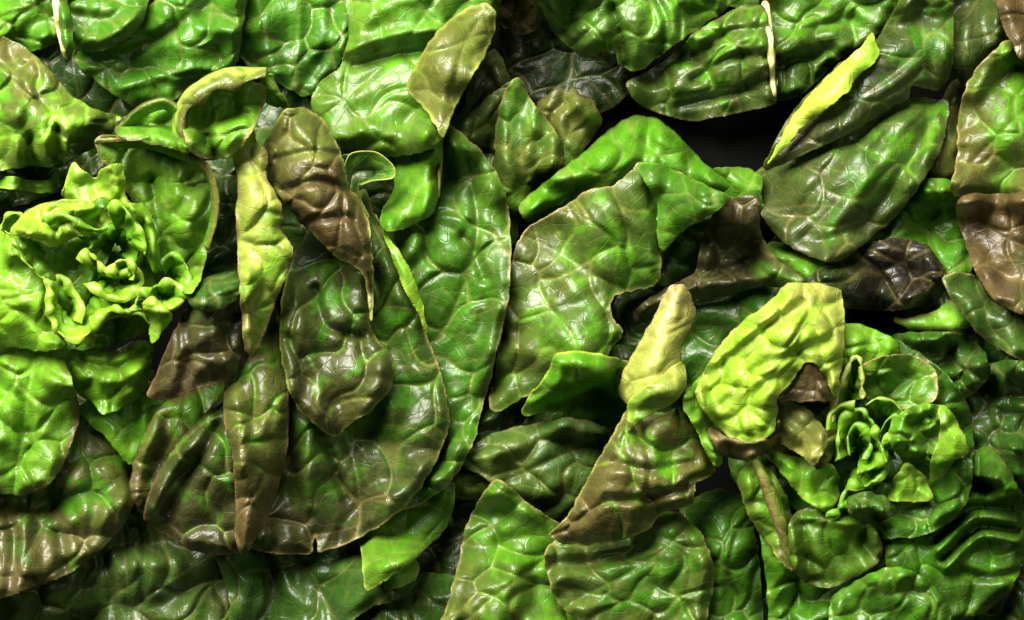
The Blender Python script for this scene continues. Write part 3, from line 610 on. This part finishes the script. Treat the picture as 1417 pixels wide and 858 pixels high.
A6 = patch(A, [(199,708),(214,664),(246,612),(288,566),(330,520),(360,560),(362,660),(352,724),(340,756),(318,768),(270,763),(232,742),(206,728)], [(310,470),(290,600),(262,756)], (78,80,62), ('mg','g','od'), ('bd',.7), q=(50,4.4), und=(3,90), roll=5, curl=-7, cw=18, edge='pk', sec=False,
      ridges=[([(214,700),(244,640),(290,580)],12,7), ([(236,706),(262,660),(300,590)],8,-7)], label="dark glossy leaf with pinkish bronze margin")
patch(A, [(308,566),(316,500),(338,440),(368,400),(394,470),(400,580),(393,645),(376,702),(356,744),(336,768),(324,742),(326,690),(320,630)], [(360,390),(364,560),(340,750)], (92,96,70), ('g','mg','br'), ('br',.7), q=(42,3.0), und=(2,90), sec=False, roll=6, curl=-7, cw=16, edge='pk', label="bronze leaf edge rolled into a long ridge")
A10 = patch(A, [(386,470),(392,400),(412,340),(450,300),(500,320),(514,370),(512,440),(520,466),(540,488),(547,508),(540,540),(512,570),(482,590),(466,603),(440,592),(412,566),(397,532)], [(420,250),(440,400),(466,596)], (58,82,66), ('g','g','ol'), ('bd',.7), q=(54,4.2), und=(3,110), roll=5, sec=False, dive=36, curl=-6, cw=16, edge='ly', vc='tan',
      ridges=[([(410,400),(416,470),(440,540)],13,7), ([(436,400),(452,450),(500,466)],7,-7), ([(400,470),(430,520)],8,-5), ([(520,480),(524,510)],12,5)], label="bronze and dark green hanging leaf with pointed tip")
patch(A, [(472,216),(510,211),(534,222),(544,236),(540,244),(520,248),(500,252),(496,268),(512,300),(498,300),(484,268),(478,240)], [(480,300),(486,240),(536,234)], (64,66,62), ('g','od'), None, q=(30,1.4), curl=3, cw=6, edge='ly', roll=1)
loft(A, [[(484,262,70),(490,240,66),(515,236,64),(534,240,64)], [(476,240,78),(486,216,76),(518,214,74),(540,230,73),(541,244,73),(515,247,73),(498,254,74)], [(474,238,80),(486,213,78),(520,211,76),(544,230,75),(544,246,75),(516,250,75),(500,256,76)]], col=('od','g'), q=(20,.4), edge='ly', ew=.06)
A10t = patch(A, [(364,206),(380,172),(396,150),(424,150),(450,168),(468,202),(478,234),(485,262),(497,274),(510,310),(516,362),(517,410),(513,450),(506,392),(494,372),(466,357),(440,333),(410,302),(386,272),(370,240)], [(370,150),(430,240),(490,340),(513,440)], (104,112,104,80), ('ol','br','br'), ('bd',.4), q=(36,3.6), und=(2,90), roll=6, curl=-7, cw=14, edge='ly', sec=False, dil=3,
      ridges=[([(384,220),(430,210),(470,214)],6,-4), ([(395,262),(440,250),(482,262)],6,-6), ([(430,305),(480,300),(508,318)],6,-4)], label="bronze leaf folded over so its blistered face shows")

# ================================================================== head A, heart
# outer ring
patch(A, [(130,560),(90,530),(70,500),(96,476),(150,486),(190,470),(212,476),(210,506),(200,540),(172,564),(142,573)], [(140,440),(150,500),(140,566)], (88,88,74), ('lg','lg','bg'), None, q=(34,3.6), und=(4,60), roll=6, curl=-8, edge='lg', ridges=[([(120,520),(160,530),(196,510)],9,6), ([(110,500),(160,508),(200,486)],6,-6)])
Alow = patch(A, [(-60,460),(0,474),(40,472),(84,492),(104,540),(110,580),(88,640),(70,670),(40,684),(10,684),(-60,660)], [(60,430),(40,540),(20,676)], (84,80,64), ('lg','bg','mg'), ('ol',.35), q=(46,4), und=(4,70), roll=5, curl=5, cw=12, edge='br', ew=8, ridges=[([(-10,530),(30,560),(40,620)],11,-8), ([(10,500),(60,520)],14,6), ([(0,650),(50,664)],12,5)], label="rumpled green leaf cupped under the heart")
patch(A, [(203,548),(214,520),(236,468),(262,420),(292,396),(326,386),(344,400),(348,462),(332,500),(326,516),(300,530),(266,541),(232,554)], [(330,370),(290,450),(216,542)], (112,112,96), ('g','od','br'), ('bd',.7), q=(46,4.2), und=(3,90), roll=5, curl=-6, cw=16, edge='pk', sec=False,
      ridges=[([(256,440),(262,490),(250,540)],9,-5), ([(290,420),(300,470),(312,500)],10,6)], label="bronze leaf with pinkish sheen and wavy lower margin")
patch(A, [(262,240),(300,220),(340,230),(350,330),(345,400),(300,430),(262,420),(250,330)], [(240,420),(290,340),(310,230)], (62,62,60), ('dg','dk'), ('dk',.3), q=(34,2.6), und=(4,60), dil=3)
# tall folded olive leaf with brown ridge
A13 = patch(A, [(306,190),(322,177),(348,176),(356,194),(371,212),(368,240),(383,268),(393,298),(390,318),(405,342),(402,368),(391,394),(380,424),(366,464),(352,494),(338,482),(334,430),(330,380),(326,300),(329,250),(318,210)], [(330,180),(352,260),(372,340),(350,480)], (112,114,106,88), ('lg','ly','lg','ly'), ('br',.2), q=(38,3.0), und=(2,80), fold=.3, roll=2, curl=-4, cw=10, edge='pk', ew=3.5, sec=False, label="olive-lime leaf folded along a brown ridge", dil=3)
# bowl leaf with brown rim
patch(A, [(130,196),(150,188),(200,194),(250,210),(284,226),(300,250),(303,290),(292,322),(284,362),(268,404),(238,400),(212,362),(200,320),(178,270),(150,238)], [(230,420),(240,320),(220,200)], (84,92,100), ('lg','bg','bg'), ('br',.35), q=(38,3.4), und=(3,80), roll=-2, curl=5, cw=12, edge='pk', ew=4, dil=3, ridges=[([(210,250),(220,310),(230,380)],9,-9), ([(270,280),(262,330)],14,6)], label="cupped green leaf with a thin brown rim")
loft(A, [[(146,206,108),(200,206,110),(250,222,110),(284,244,108),(292,290,104),(280,340,98)], [(136,192,116),(200,190,120),(254,206,120),(292,232,117),(304,290,110),(290,345,100)], [(130,198,114),(198,197,118),(250,213,118),(286,240,115),(297,290,108),(284,345,98)]], col=('mg','ol','pk'), q=(26,.5), edge='pk', name='leaf')
# top loops
patch(A, [(160,176),(190,150),(226,138),(252,150),(262,180),(262,212),(230,204),(190,196),(164,190)], [(230,300),(215,220),(205,150)], (84,92,100), ('mg','bg'), ('g',.3), q=(34,4), und=(3,50), roll=-2, curl=4, edge='br', ew=4, dil=3)
patch(A, [(252,160),(270,128),(310,112),(350,112),(370,130),(350,180),(320,216),(276,218),(258,200)], [(280,300),(295,210),(320,120)], (90,96,102), ('mg','mg','bg'), ('ol',.25), q=(40,3.6), und=(3,60), roll=-2, curl=4, edge='tan', ew=4, dil=3, ridges=[([(284,190),(296,160)],16,7)])
loft(A, [[(256,220,98),(238,186,100),(244,144,102),(282,106,103),(324,92,100),(370,96,96)], [(260,218,108),(244,186,110),(249,145,114),(284,110,117),(326,96,115),(368,99,108)], [(264,217,114),(249,184,117),(254,149,120),(288,120,124),(330,107,122),(368,103,114)], [(268,215,116),(254,182,118),(261,152,121),(293,129,124),(336,117,122),(367,106,115)], [(269,213,113),(257,182,115),(264,155,118),(295,132,121),(337,120,119),(366,108,112)]], col=('lg','ly','ol','br'), q=(40,.8), wav=(1.2,40), edge='br', ew=.06, label="curled olive leaf margin looping round a blistered leaf")
loft(A, [[(170,186,98),(196,164,102),(226,152,104),(248,166,104)], [(164,178,106),(192,152,112),(226,139,114),(250,154,112)], [(160,182,104),(190,147,110),(226,134,111),(254,148,108)]], col=('mg','ol'), q=(26,.8), edge='br', ew=.06)
loft(A, [[(360,112,104),(366,140,98),(384,150,92)], [(372,102,110),(378,128,106),(394,142,98)], [(378,104,108),(388,126,104),(397,146,94)], [(372,108,98),(382,140,92),(396,152,86)]], col=('bg','ol'), q=(22,1), edge='pk', ew=.08)
patch(A, [(20,310),(70,280),(140,270),(200,290),(232,340),(240,400),(214,450),(150,480),(70,480),(30,420)], [(150,480),(150,380),(150,280)], (80,76,80), ('mg','g','mg'), None, q=(26,3.6), und=(4,40), roll=-6, dil=3)
# pale heart leaves, from outside in
patch(A, [(-60,300),(14,326),(40,362),(66,392),(66,430),(78,462),(94,478),(60,486),(0,478),(-60,470)], [(110,380),(40,400),(-50,400)], (92,98,92), ('bg','lg','lg'), None, q=(40,2.6), und=(3,90), roll=4, edge='li', dil=3, label="smooth lime leaf at the flank of the heart")
patch(A, [(16,322),(60,318),(130,310),(160,330),(140,380),(120,420),(90,440),(72,410),(50,374)], [(130,420),(90,370),(30,328)], (88,92,104), ('g','mg','bg'), None, q=(28,2.6), und=(3,60), roll=3, edge='lg', dil=3)
frill(A, [(12,322),(34,360),(66,390),(68,428),(79,458),(104,471),(128,458),(150,432),(192,430)], (112,396), 112, 28, q=(26,1.6), edge='yl', lip=5, spread=.55, label="lime cup leaf curling round the heart")
patch(A, [(86,268),(101,226),(118,238),(131,246),(141,234),(166,226),(174,246),(174,268),(190,300),(166,292),(142,272),(122,284),(104,290)], [(150,330),(136,270),(106,232)], (110,116,114), ('lg','li','lg'), None, q=(34,2.4), und=(4,80), roll=5, edge='yl', dil=3, label="pale yellow-green leaf tips standing out of the heart")
patch(A, [(13,322),(28,300),(46,286),(90,276),(132,281),(152,298),(158,312),(132,324),(104,328),(75,342),(44,332)], [(90,360),(88,310),(84,280)], (108,116,112), ('lg','li','li'), None, q=(26,4.2), und=(3,60), roll=5, curl=-7, cw=10, edge='ly', dil=3, label="bright yellow-lime crinkled heart leaf")
patch(A, [(172,282),(204,284),(216,318),(223,362),(214,378),(202,352),(194,330),(186,304)], [(210,390),(206,330),(186,284)], (98,108,112), ('bg','lg'), None, q=(26,1.8), und=(2,50), roll=5, edge='li', dil=2)
frill(A, [(126,344),(140,322),(160,316),(180,326),(190,346),(182,364)], (158,346), 110, 26, col=('g','mg','bg'), q=(18,1.4), edge='lg', lip=5)
frill(A, [(110,362),(124,348),(138,366),(158,382),(184,372),(194,392),(170,414),(142,406),(122,392)], (154,392), 110, 20, col=('mg','lg','li'), q=(18,1.6), edge='yl', lip=6, label="small crumpled leaf in the middle of the heart")
frill(A, [(150,380),(160,364),(176,360),(186,372),(184,388)], (170,384), 116, 14, col=('lg','li'), q=(14,1.6), edge='ly', lip=3)
frill(A, [(184,430),(194,408),(210,399),(230,391),(248,398),(262,412)], (226,424), 108, 24, col=('mg','bg','lg'), q=(20,1.4), edge='yl', lip=5)
frill(A, [(194,412),(208,408),(218,424),(238,428),(254,414)], (222,396), 112, 18, col=('bg','lg','li'), q=(18,1.2), edge='yl', lip=4)
patch(A, [(196,420),(212,410),(230,424),(240,436),(228,456),(210,476),(206,450)], [(214,390),(222,424),(212,470)], (112,112,100), ('li','lg'), None, q=(22,1.2), und=(2,40), edge='li', roll=3, dil=2)
frill(A, [(60,300),(84,296),(110,306),(132,318),(150,312)], (110,340), 108, 20, col=('mg','bg','lg'), q=(20,1.4), edge='li', lip=4)
frill(A, [(66,396),(84,384),(100,400),(112,424),(108,446)], (88,430), 104, 18, col=('bg','lg','li'), q=(22,1.2), edge='yl', lip=5)
frill(A, [(148,290),(166,284),(182,300),(196,326),(200,352)], (166,330), 110, 20, col=('mg','bg','lg'), q=(20,1.4), edge='li', lip=5)
frill(A, [(222,366),(238,352),(254,362),(262,384),(256,402)], (232,392), 100, 18, col=('mg','bg','lg'), q=(22,1.4), edge='lg', lip=4)
frill(A, [(0,318),(10,300),(26,296),(40,304)], (20,330), 104, 20, col=('bg','lg','li'), q=(22,1.2), edge='li', lip=4)
frill(A, [(104,474),(130,460),(152,436),(190,434),(204,446)], (150,410), 104, 22, col=('mg','lg','li'), q=(26,1.2), edge='yl', lip=6)

# ================================================================== head B
patch(B, [(940,704),(990,676),(1034,690),(1046,740),(1053,800),(1048,890),(950,890),(970,800),(960,740)], [(1120,640),(1020,740),(1000,880)], (58,52,38), ('g','g','g'), ('gr',.3), q=(46,4.2), und=(3,80), roll=5, edge='ol')
patch(B, [(754,772),(766,748),(800,744),(846,744),(890,728),(905,706),(944,712),(972,740),(988,790),(982,836),(960,890),(840,890),(792,852),(770,832),(760,806)], [(1010,660),(920,760),(800,830)], (66,62,46), ('mg','g','g'), ('br',.45), q=(50,4.8), und=(3,90), roll=6, curl=-7, cw=18, edge='tan', ridges=[([(770,780),(830,776),(900,754)],9,-6)], label="quilted green leaf with olive bronze end")
patch(B, [(1040,640),(1100,680),(1160,760),(1260,740),(1330,780),(1330,890),(1090,890),(1060,800),(1050,720)], [(1190,640),(1180,760),(1170,890)], (60,56,44), ('g','mg','g'), None, q=(38,4.6), und=(5,70), roll=3, edge='mg')
patch(B, [(1010,600),(1060,610),(1080,660),(1060,700),(1030,690),(1010,650)], [(1100,640),(1050,650),(1020,640)], (60,62,58), ('g','mg'), None, q=(34,3), und=(3,60), edge='mg')
patch(B, [(1310,540),(1380,500),(1440,520),(1440,680),(1390,660),(1340,620)], [(1260,620),(1350,580),(1440,570)], (46,46,36), ('dg','dg'), None, q=(34,4.2), und=(5,50), ridges=[([(1390,520),(1380,570),(1400,620)],9,6)])
patch(B, [(1230,470),(1290,458),(1350,470),(1370,520),(1320,560),(1260,540)], [(1220,570),(1290,510),(1360,490)], (48,50,40), ('g','dg'), None, q=(32,4.2), und=(5,50), ridges=[([(1310,470),(1320,540)],8,-6)])
patch(B, [(1232,810),(1224,756),(1240,708),(1272,688),(1302,676),(1330,644),(1360,617),(1384,632),(1404,664),(1418,704),(1418,764),(1402,812),(1372,842),(1332,862),(1290,880),(1258,858)], [(1190,700),(1300,760),(1400,800)], (64,70,58), ('mg','g','g'), ('od',.5), q=(50,3.0), und=(3,110), roll=8, curl=-8, cw=18, edge='ol', vc='lg', vs_=.5,
      ridges=[([(1290,730),(1340,690),(1390,690)],9,9), ([(1300,760),(1350,716),(1406,720)],9,9), ([(1310,786),(1356,744),(1410,750)],8,9), ([(1300,700),(1340,664),(1376,660)],9,9), ([(1296,745),(1345,704),(1398,706)],5,-8), ([(1305,772),(1353,730),(1408,735)],5,-8), ([(1295,716),(1340,677),(1384,676)],5,-8), ([(1330,790),(1370,800),(1410,790)],6,-5)], label="dark glossy leaf wrinkled into parallel ridges")
patch(B, [(1150,830),(1190,800),(1240,784),(1290,806),(1316,846),(1300,890),(1160,890)], [(1220,720),(1236,810),(1230,890)], (52,50,40), ('mg','g'), ('gr',.3), q=(36,3.6), und=(3,60), roll=5, edge='mg')
# heart backing
patch(B, [(1160,460),(1260,480),(1340,560),(1340,690),(1280,740),(1160,740),(1080,680),(1080,560)], [(1200,740),(1210,620),(1210,480)], (58,56,62), ('g','dg'), None, q=(34,4.6), und=(5,50), roll=-3)
patch(B, [(760,742),(786,712),(808,672),(830,630),(848,600),(866,568),(896,545),(940,528),(958,560),(976,600),(990,636),(986,658),(964,668),(958,698),(930,706),(912,712),(896,734),(850,750),(800,755)], [(1010,540),(920,600),(880,680),(780,744)], (92,98,90,70), ('bg','mg','ol'), ('br',.8), q=(46,5.0), und=(3,100), roll=5, curl=-7, cw=18, edge='ly', sec=False,
      ridges=[([(850,640),(900,650),(960,640)],7,-5), ([(840,690),(900,690),(950,676)],7,-6), ([(880,590),(900,640),(890,720)],7,-5)], label="bronze quilted leaf with deep pillowed blisters")
B1t = patch(B, [(856,546),(862,514),(880,480),(904,440),(920,406),(934,393),(950,398),(962,424),(959,450),(946,476),(942,500),(950,520),(940,540),(900,548),(872,560)], [(900,590),(906,500),(936,398)], (84,88,80), ('ly','ly','tan'), ('ol',.25), q=(44,1.6), und=(2,80), roll=6, curl=-5, cw=14, edge='tan', dil=3, vs_=.25, label="yellow-olive leaf underside turned up like a tongue")
patch(B, [(868,560),(880,545),(910,522),(942,500),(950,516),(948,540),(930,560),(900,574),(872,590)], [(920,580),(910,550),(946,506)], (86,87,86), ('bg','ly'), ('ol',.3), q=(30,1.6), und=(1.5,60), edge='yl', roll=3, dil=2)
patch(B, [(944,560),(960,530),(990,500),(1010,540),(1000,590),(1000,640),(984,640),(966,600)], [(1020,560),(980,560),(960,570)], (70,72,70), ('mg','bg'), None, q=(28,3), und=(3,40), edge='lg', dil=3)
# small leaves between
patch(B, [(1020,660),(1040,636),(1066,650),(1090,690),(1100,740),(1098,780),(1090,788),(1066,758),(1040,722),(1028,692)], [(1060,600),(1060,690),(1092,780)], (80,80,64), ('mg','bg','ol'), ('br',.3), q=(30,3), und=(2,60), roll=5, edge='ly', dil=3)
loft(B, [[(1060,650,84),(1080,690,82),(1094,740,76),(1098,784,68)], [(1048,634,92),(1072,680,90),(1090,736,84),(1098,788,74)], [(1040,632,92),(1062,682,90),(1082,738,84),(1094,790,74)], [(1040,640,86),(1058,690,84),(1076,740,78),(1090,782,70)]], col=('bg','ol','tan'), q=(26,.6), edge='pk', label="narrow leaf edge folded into a tan ridge")
patch(B, [(1090,742),(1098,712),(1130,700),(1170,710),(1202,720),(1221,754),(1216,780),(1182,800),(1150,813),(1116,806),(1096,786)], [(1150,660),(1150,740),(1160,806)], (82,82,68), ('g','mg','mg'), ('br',.35), q=(44,2.6), und=(3,70), roll=5, curl=-5, edge='br', ew=4, dil=3, ridges=[([(1110,716),(1160,722),(1190,728)],8,5), ([(1110,745),(1120,790)],10,-5)], label="cupped green leaf with glossy tan patch and brown rim")
patch(B, [(1056,620),(1100,632),(1140,640),(1158,650),(1161,690),(1142,709),(1112,692),(1086,662)], [(1160,600),(1130,650),(1136,700)], (86,86,76), ('bg','bg','lg'), None, q=(28,3), und=(2,50), roll=5, edge='ly', dil=3)
patch(B, [(1130,600),(1168,590),(1182,600),(1166,622),(1142,642),(1128,650)], [(1190,590),(1160,606),(1132,644)], (92,93,86), ('ol','ol'), ('br',.3), q=(30,1.2), edge='br', roll=3, dil=2)
patch(B, [(1060,592),(1078,560),(1112,562),(1146,600),(1141,624),(1126,646),(1102,626),(1074,612)], [(1090,540),(1104,590),(1128,640)], (96,97,86), ('br','ol','ly'), ('br',.35), q=(34,2), und=(2,60), edge='ly', roll=5, dil=3, label="olive leaf with pointed yellow-green tip")
# heart cups
patch(B, [(1160,452),(1200,452),(1236,468),(1248,494),(1220,510),(1180,512),(1160,524)], [(1180,540),(1196,490),(1210,456)], (88,90,86), ('bg','lg','bg'), None, q=(30,2.8), und=(3,50), edge='lg', roll=4, dil=3)
patch(B, [(1190,508),(1230,492),(1270,494),(1292,510),(1298,532),(1291,556),(1252,566),(1216,562),(1194,544)], [(1200,590),(1236,540),(1280,510)], (78,76,82), ('g','mg','mg'), ('ol',.3), q=(34,3), und=(3,60), roll=-2, curl=4, edge='tan', ew=3, dil=3, label="dark green cup leaf with a tan curled rim")
frill(B, [(1150,586),(1156,552),(1170,516),(1186,494),(1194,520),(1192,552)], (1176,556), 96, 24, col=('mg','bg','ly'), blush=('tan',.2), q=(24,1.4), edge='ly', lip=4)
frill(B, [(1160,636),(1162,606),(1166,578),(1192,568),(1207,586),(1214,610),(1226,628),(1213,646),(1186,653)], (1192,612), 94, 26, col=('g','bg','lg'), q=(20,1.4), edge='li', lip=5, label="lime cup leaf curled round the tight heart")
frill(B, [(1176,630),(1174,604),(1184,588),(1198,596),(1204,618),(1196,636)], (1190,614), 92, 22, col=('g','mg','bg'), q=(16,1.4), edge='lg', lip=3)
frill(B, [(1164,696),(1174,672),(1199,672),(1220,658),(1228,636)], (1196,640), 90, 22, col=('mg','bg','lg'), q=(20,1.2), edge='ly', lip=6)
frill(B, [(1146,596),(1150,574),(1164,562),(1182,560)], (1174,590), 98, 18, col=('bg','lg','li'), q=(20,1.2), edge='ly', lip=5)
frill(B, [(1228,640),(1222,618),(1232,604),(1250,606),(1262,622)], (1244,632), 98, 20, col=('mg','bg','lg'), q=(18,1.4), edge='li', lip=4)
frill(B, [(1200,560),(1216,552),(1236,556),(1248,570)], (1226,584), 98, 18, col=('mg','bg','lg'), q=(18,1.2), edge='ly', lip=4)
frill(B, [(1150,716),(1164,700),(1184,704),(1206,700),(1226,706)], (1188,676), 92, 20, col=('g','mg','bg'), q=(20,1.4), edge='lg', lip=5)
frill(B, [(1216,604),(1226,584),(1240,576),(1246,596),(1240,616)], (1232,608), 92, 22, col=('g','mg'), q=(16,1.4), edge='bg', lip=3)
patch(B, [(1236,580),(1262,562),(1300,560),(1320,580),(1340,622),(1310,640),(1290,664),(1250,640),(1230,610)], [(1230,640),(1270,610),(1320,590)], (82,84,84), ('mg','mg','bg'), None, q=(20,4.2), und=(4,36), roll=3, edge='lg', dil=3)
patch(B, [(1300,562),(1318,570),(1341,624),(1318,640),(1290,668),(1288,640),(1300,600)], [(1270,600),(1304,620),(1330,622)], (90,92,84), ('bg','lg'), None, q=(30,1.6), und=(2,50), edge='ly', roll=4, dil=3)
patch(B, [(1230,690),(1238,660),(1256,640),(1280,660),(1292,690),(1270,695)], [(1230,620),(1256,660),(1262,692)], (86,88,84), ('bg','lg'), None, q=(26,2), und=(2,40), edge='yl', roll=3, dil=2)
patch(B, [(1172,690),(1200,680),(1230,690),(1234,716),(1200,724),(1176,712)], [(1200,660),(1204,700),(1210,722)], (66,66,60), ('g','dg'), None, q=(18,3.2), und=(3,30), dil=2)
# the big lime leaf
B4 = patch(B, [(962,545),(972,520),(990,485),(1020,450),(1060,420),(1086,394),(1094,391),(1130,391),(1158,399),(1165,405),(1169,440),(1167,490),(1157,549),(1147,536),(1136,516),(1125,501),(1112,505),(1094,531),(1077,551),(1075,578),(1068,602),(1040,613),(1008,604),(984,582),(968,562)], [(1060,640),(1040,560),(1100,480),(1140,396)], (106,112,116,102), ('lg','li','li','ly'), ('tan',.2), q=(34,4.0), und=(3,90), roll=7, curl=-6, cw=14, edge='ly', ew=4, dil=3, vc='yl',
      ridges=[([(980,520),(1040,470),(1110,420)],8,-6), ([(1000,560),(1050,510),(1150,470)],8,-5), ([(990,500),(1050,450),(1090,410)],10,5)], label="big crinkled lime leaf folded over the heart")
patch(B4, [(1074,555),(1082,540),(1100,516),(1122,498),(1140,512),(1157,551),(1120,556)], [(1130,496),(1120,530),(1110,556)], (112,108,103), ('br','bd'), ('br',.4), q=(26,2), und=(1,40), drape=0, dive=0, fold=0, name='folded_corner', label="brown turned-back corner of the lime leaf", roll=2, dil=2, edge='br')
patch(B4, [(980,590),(1008,604),(1040,613),(1070,603),(1078,580),(1076,612),(1058,628),(1028,637),(998,630),(984,612)], [(980,600),(1030,624),(1076,596)], (88,88,88), ('br','br','br'), ('tan',.3), q=(30,.8), und=(1,50), fold=0, name='folded_edge', roll=2, curl=-5, cw=8, gap=.5, dil=2, edge='br')
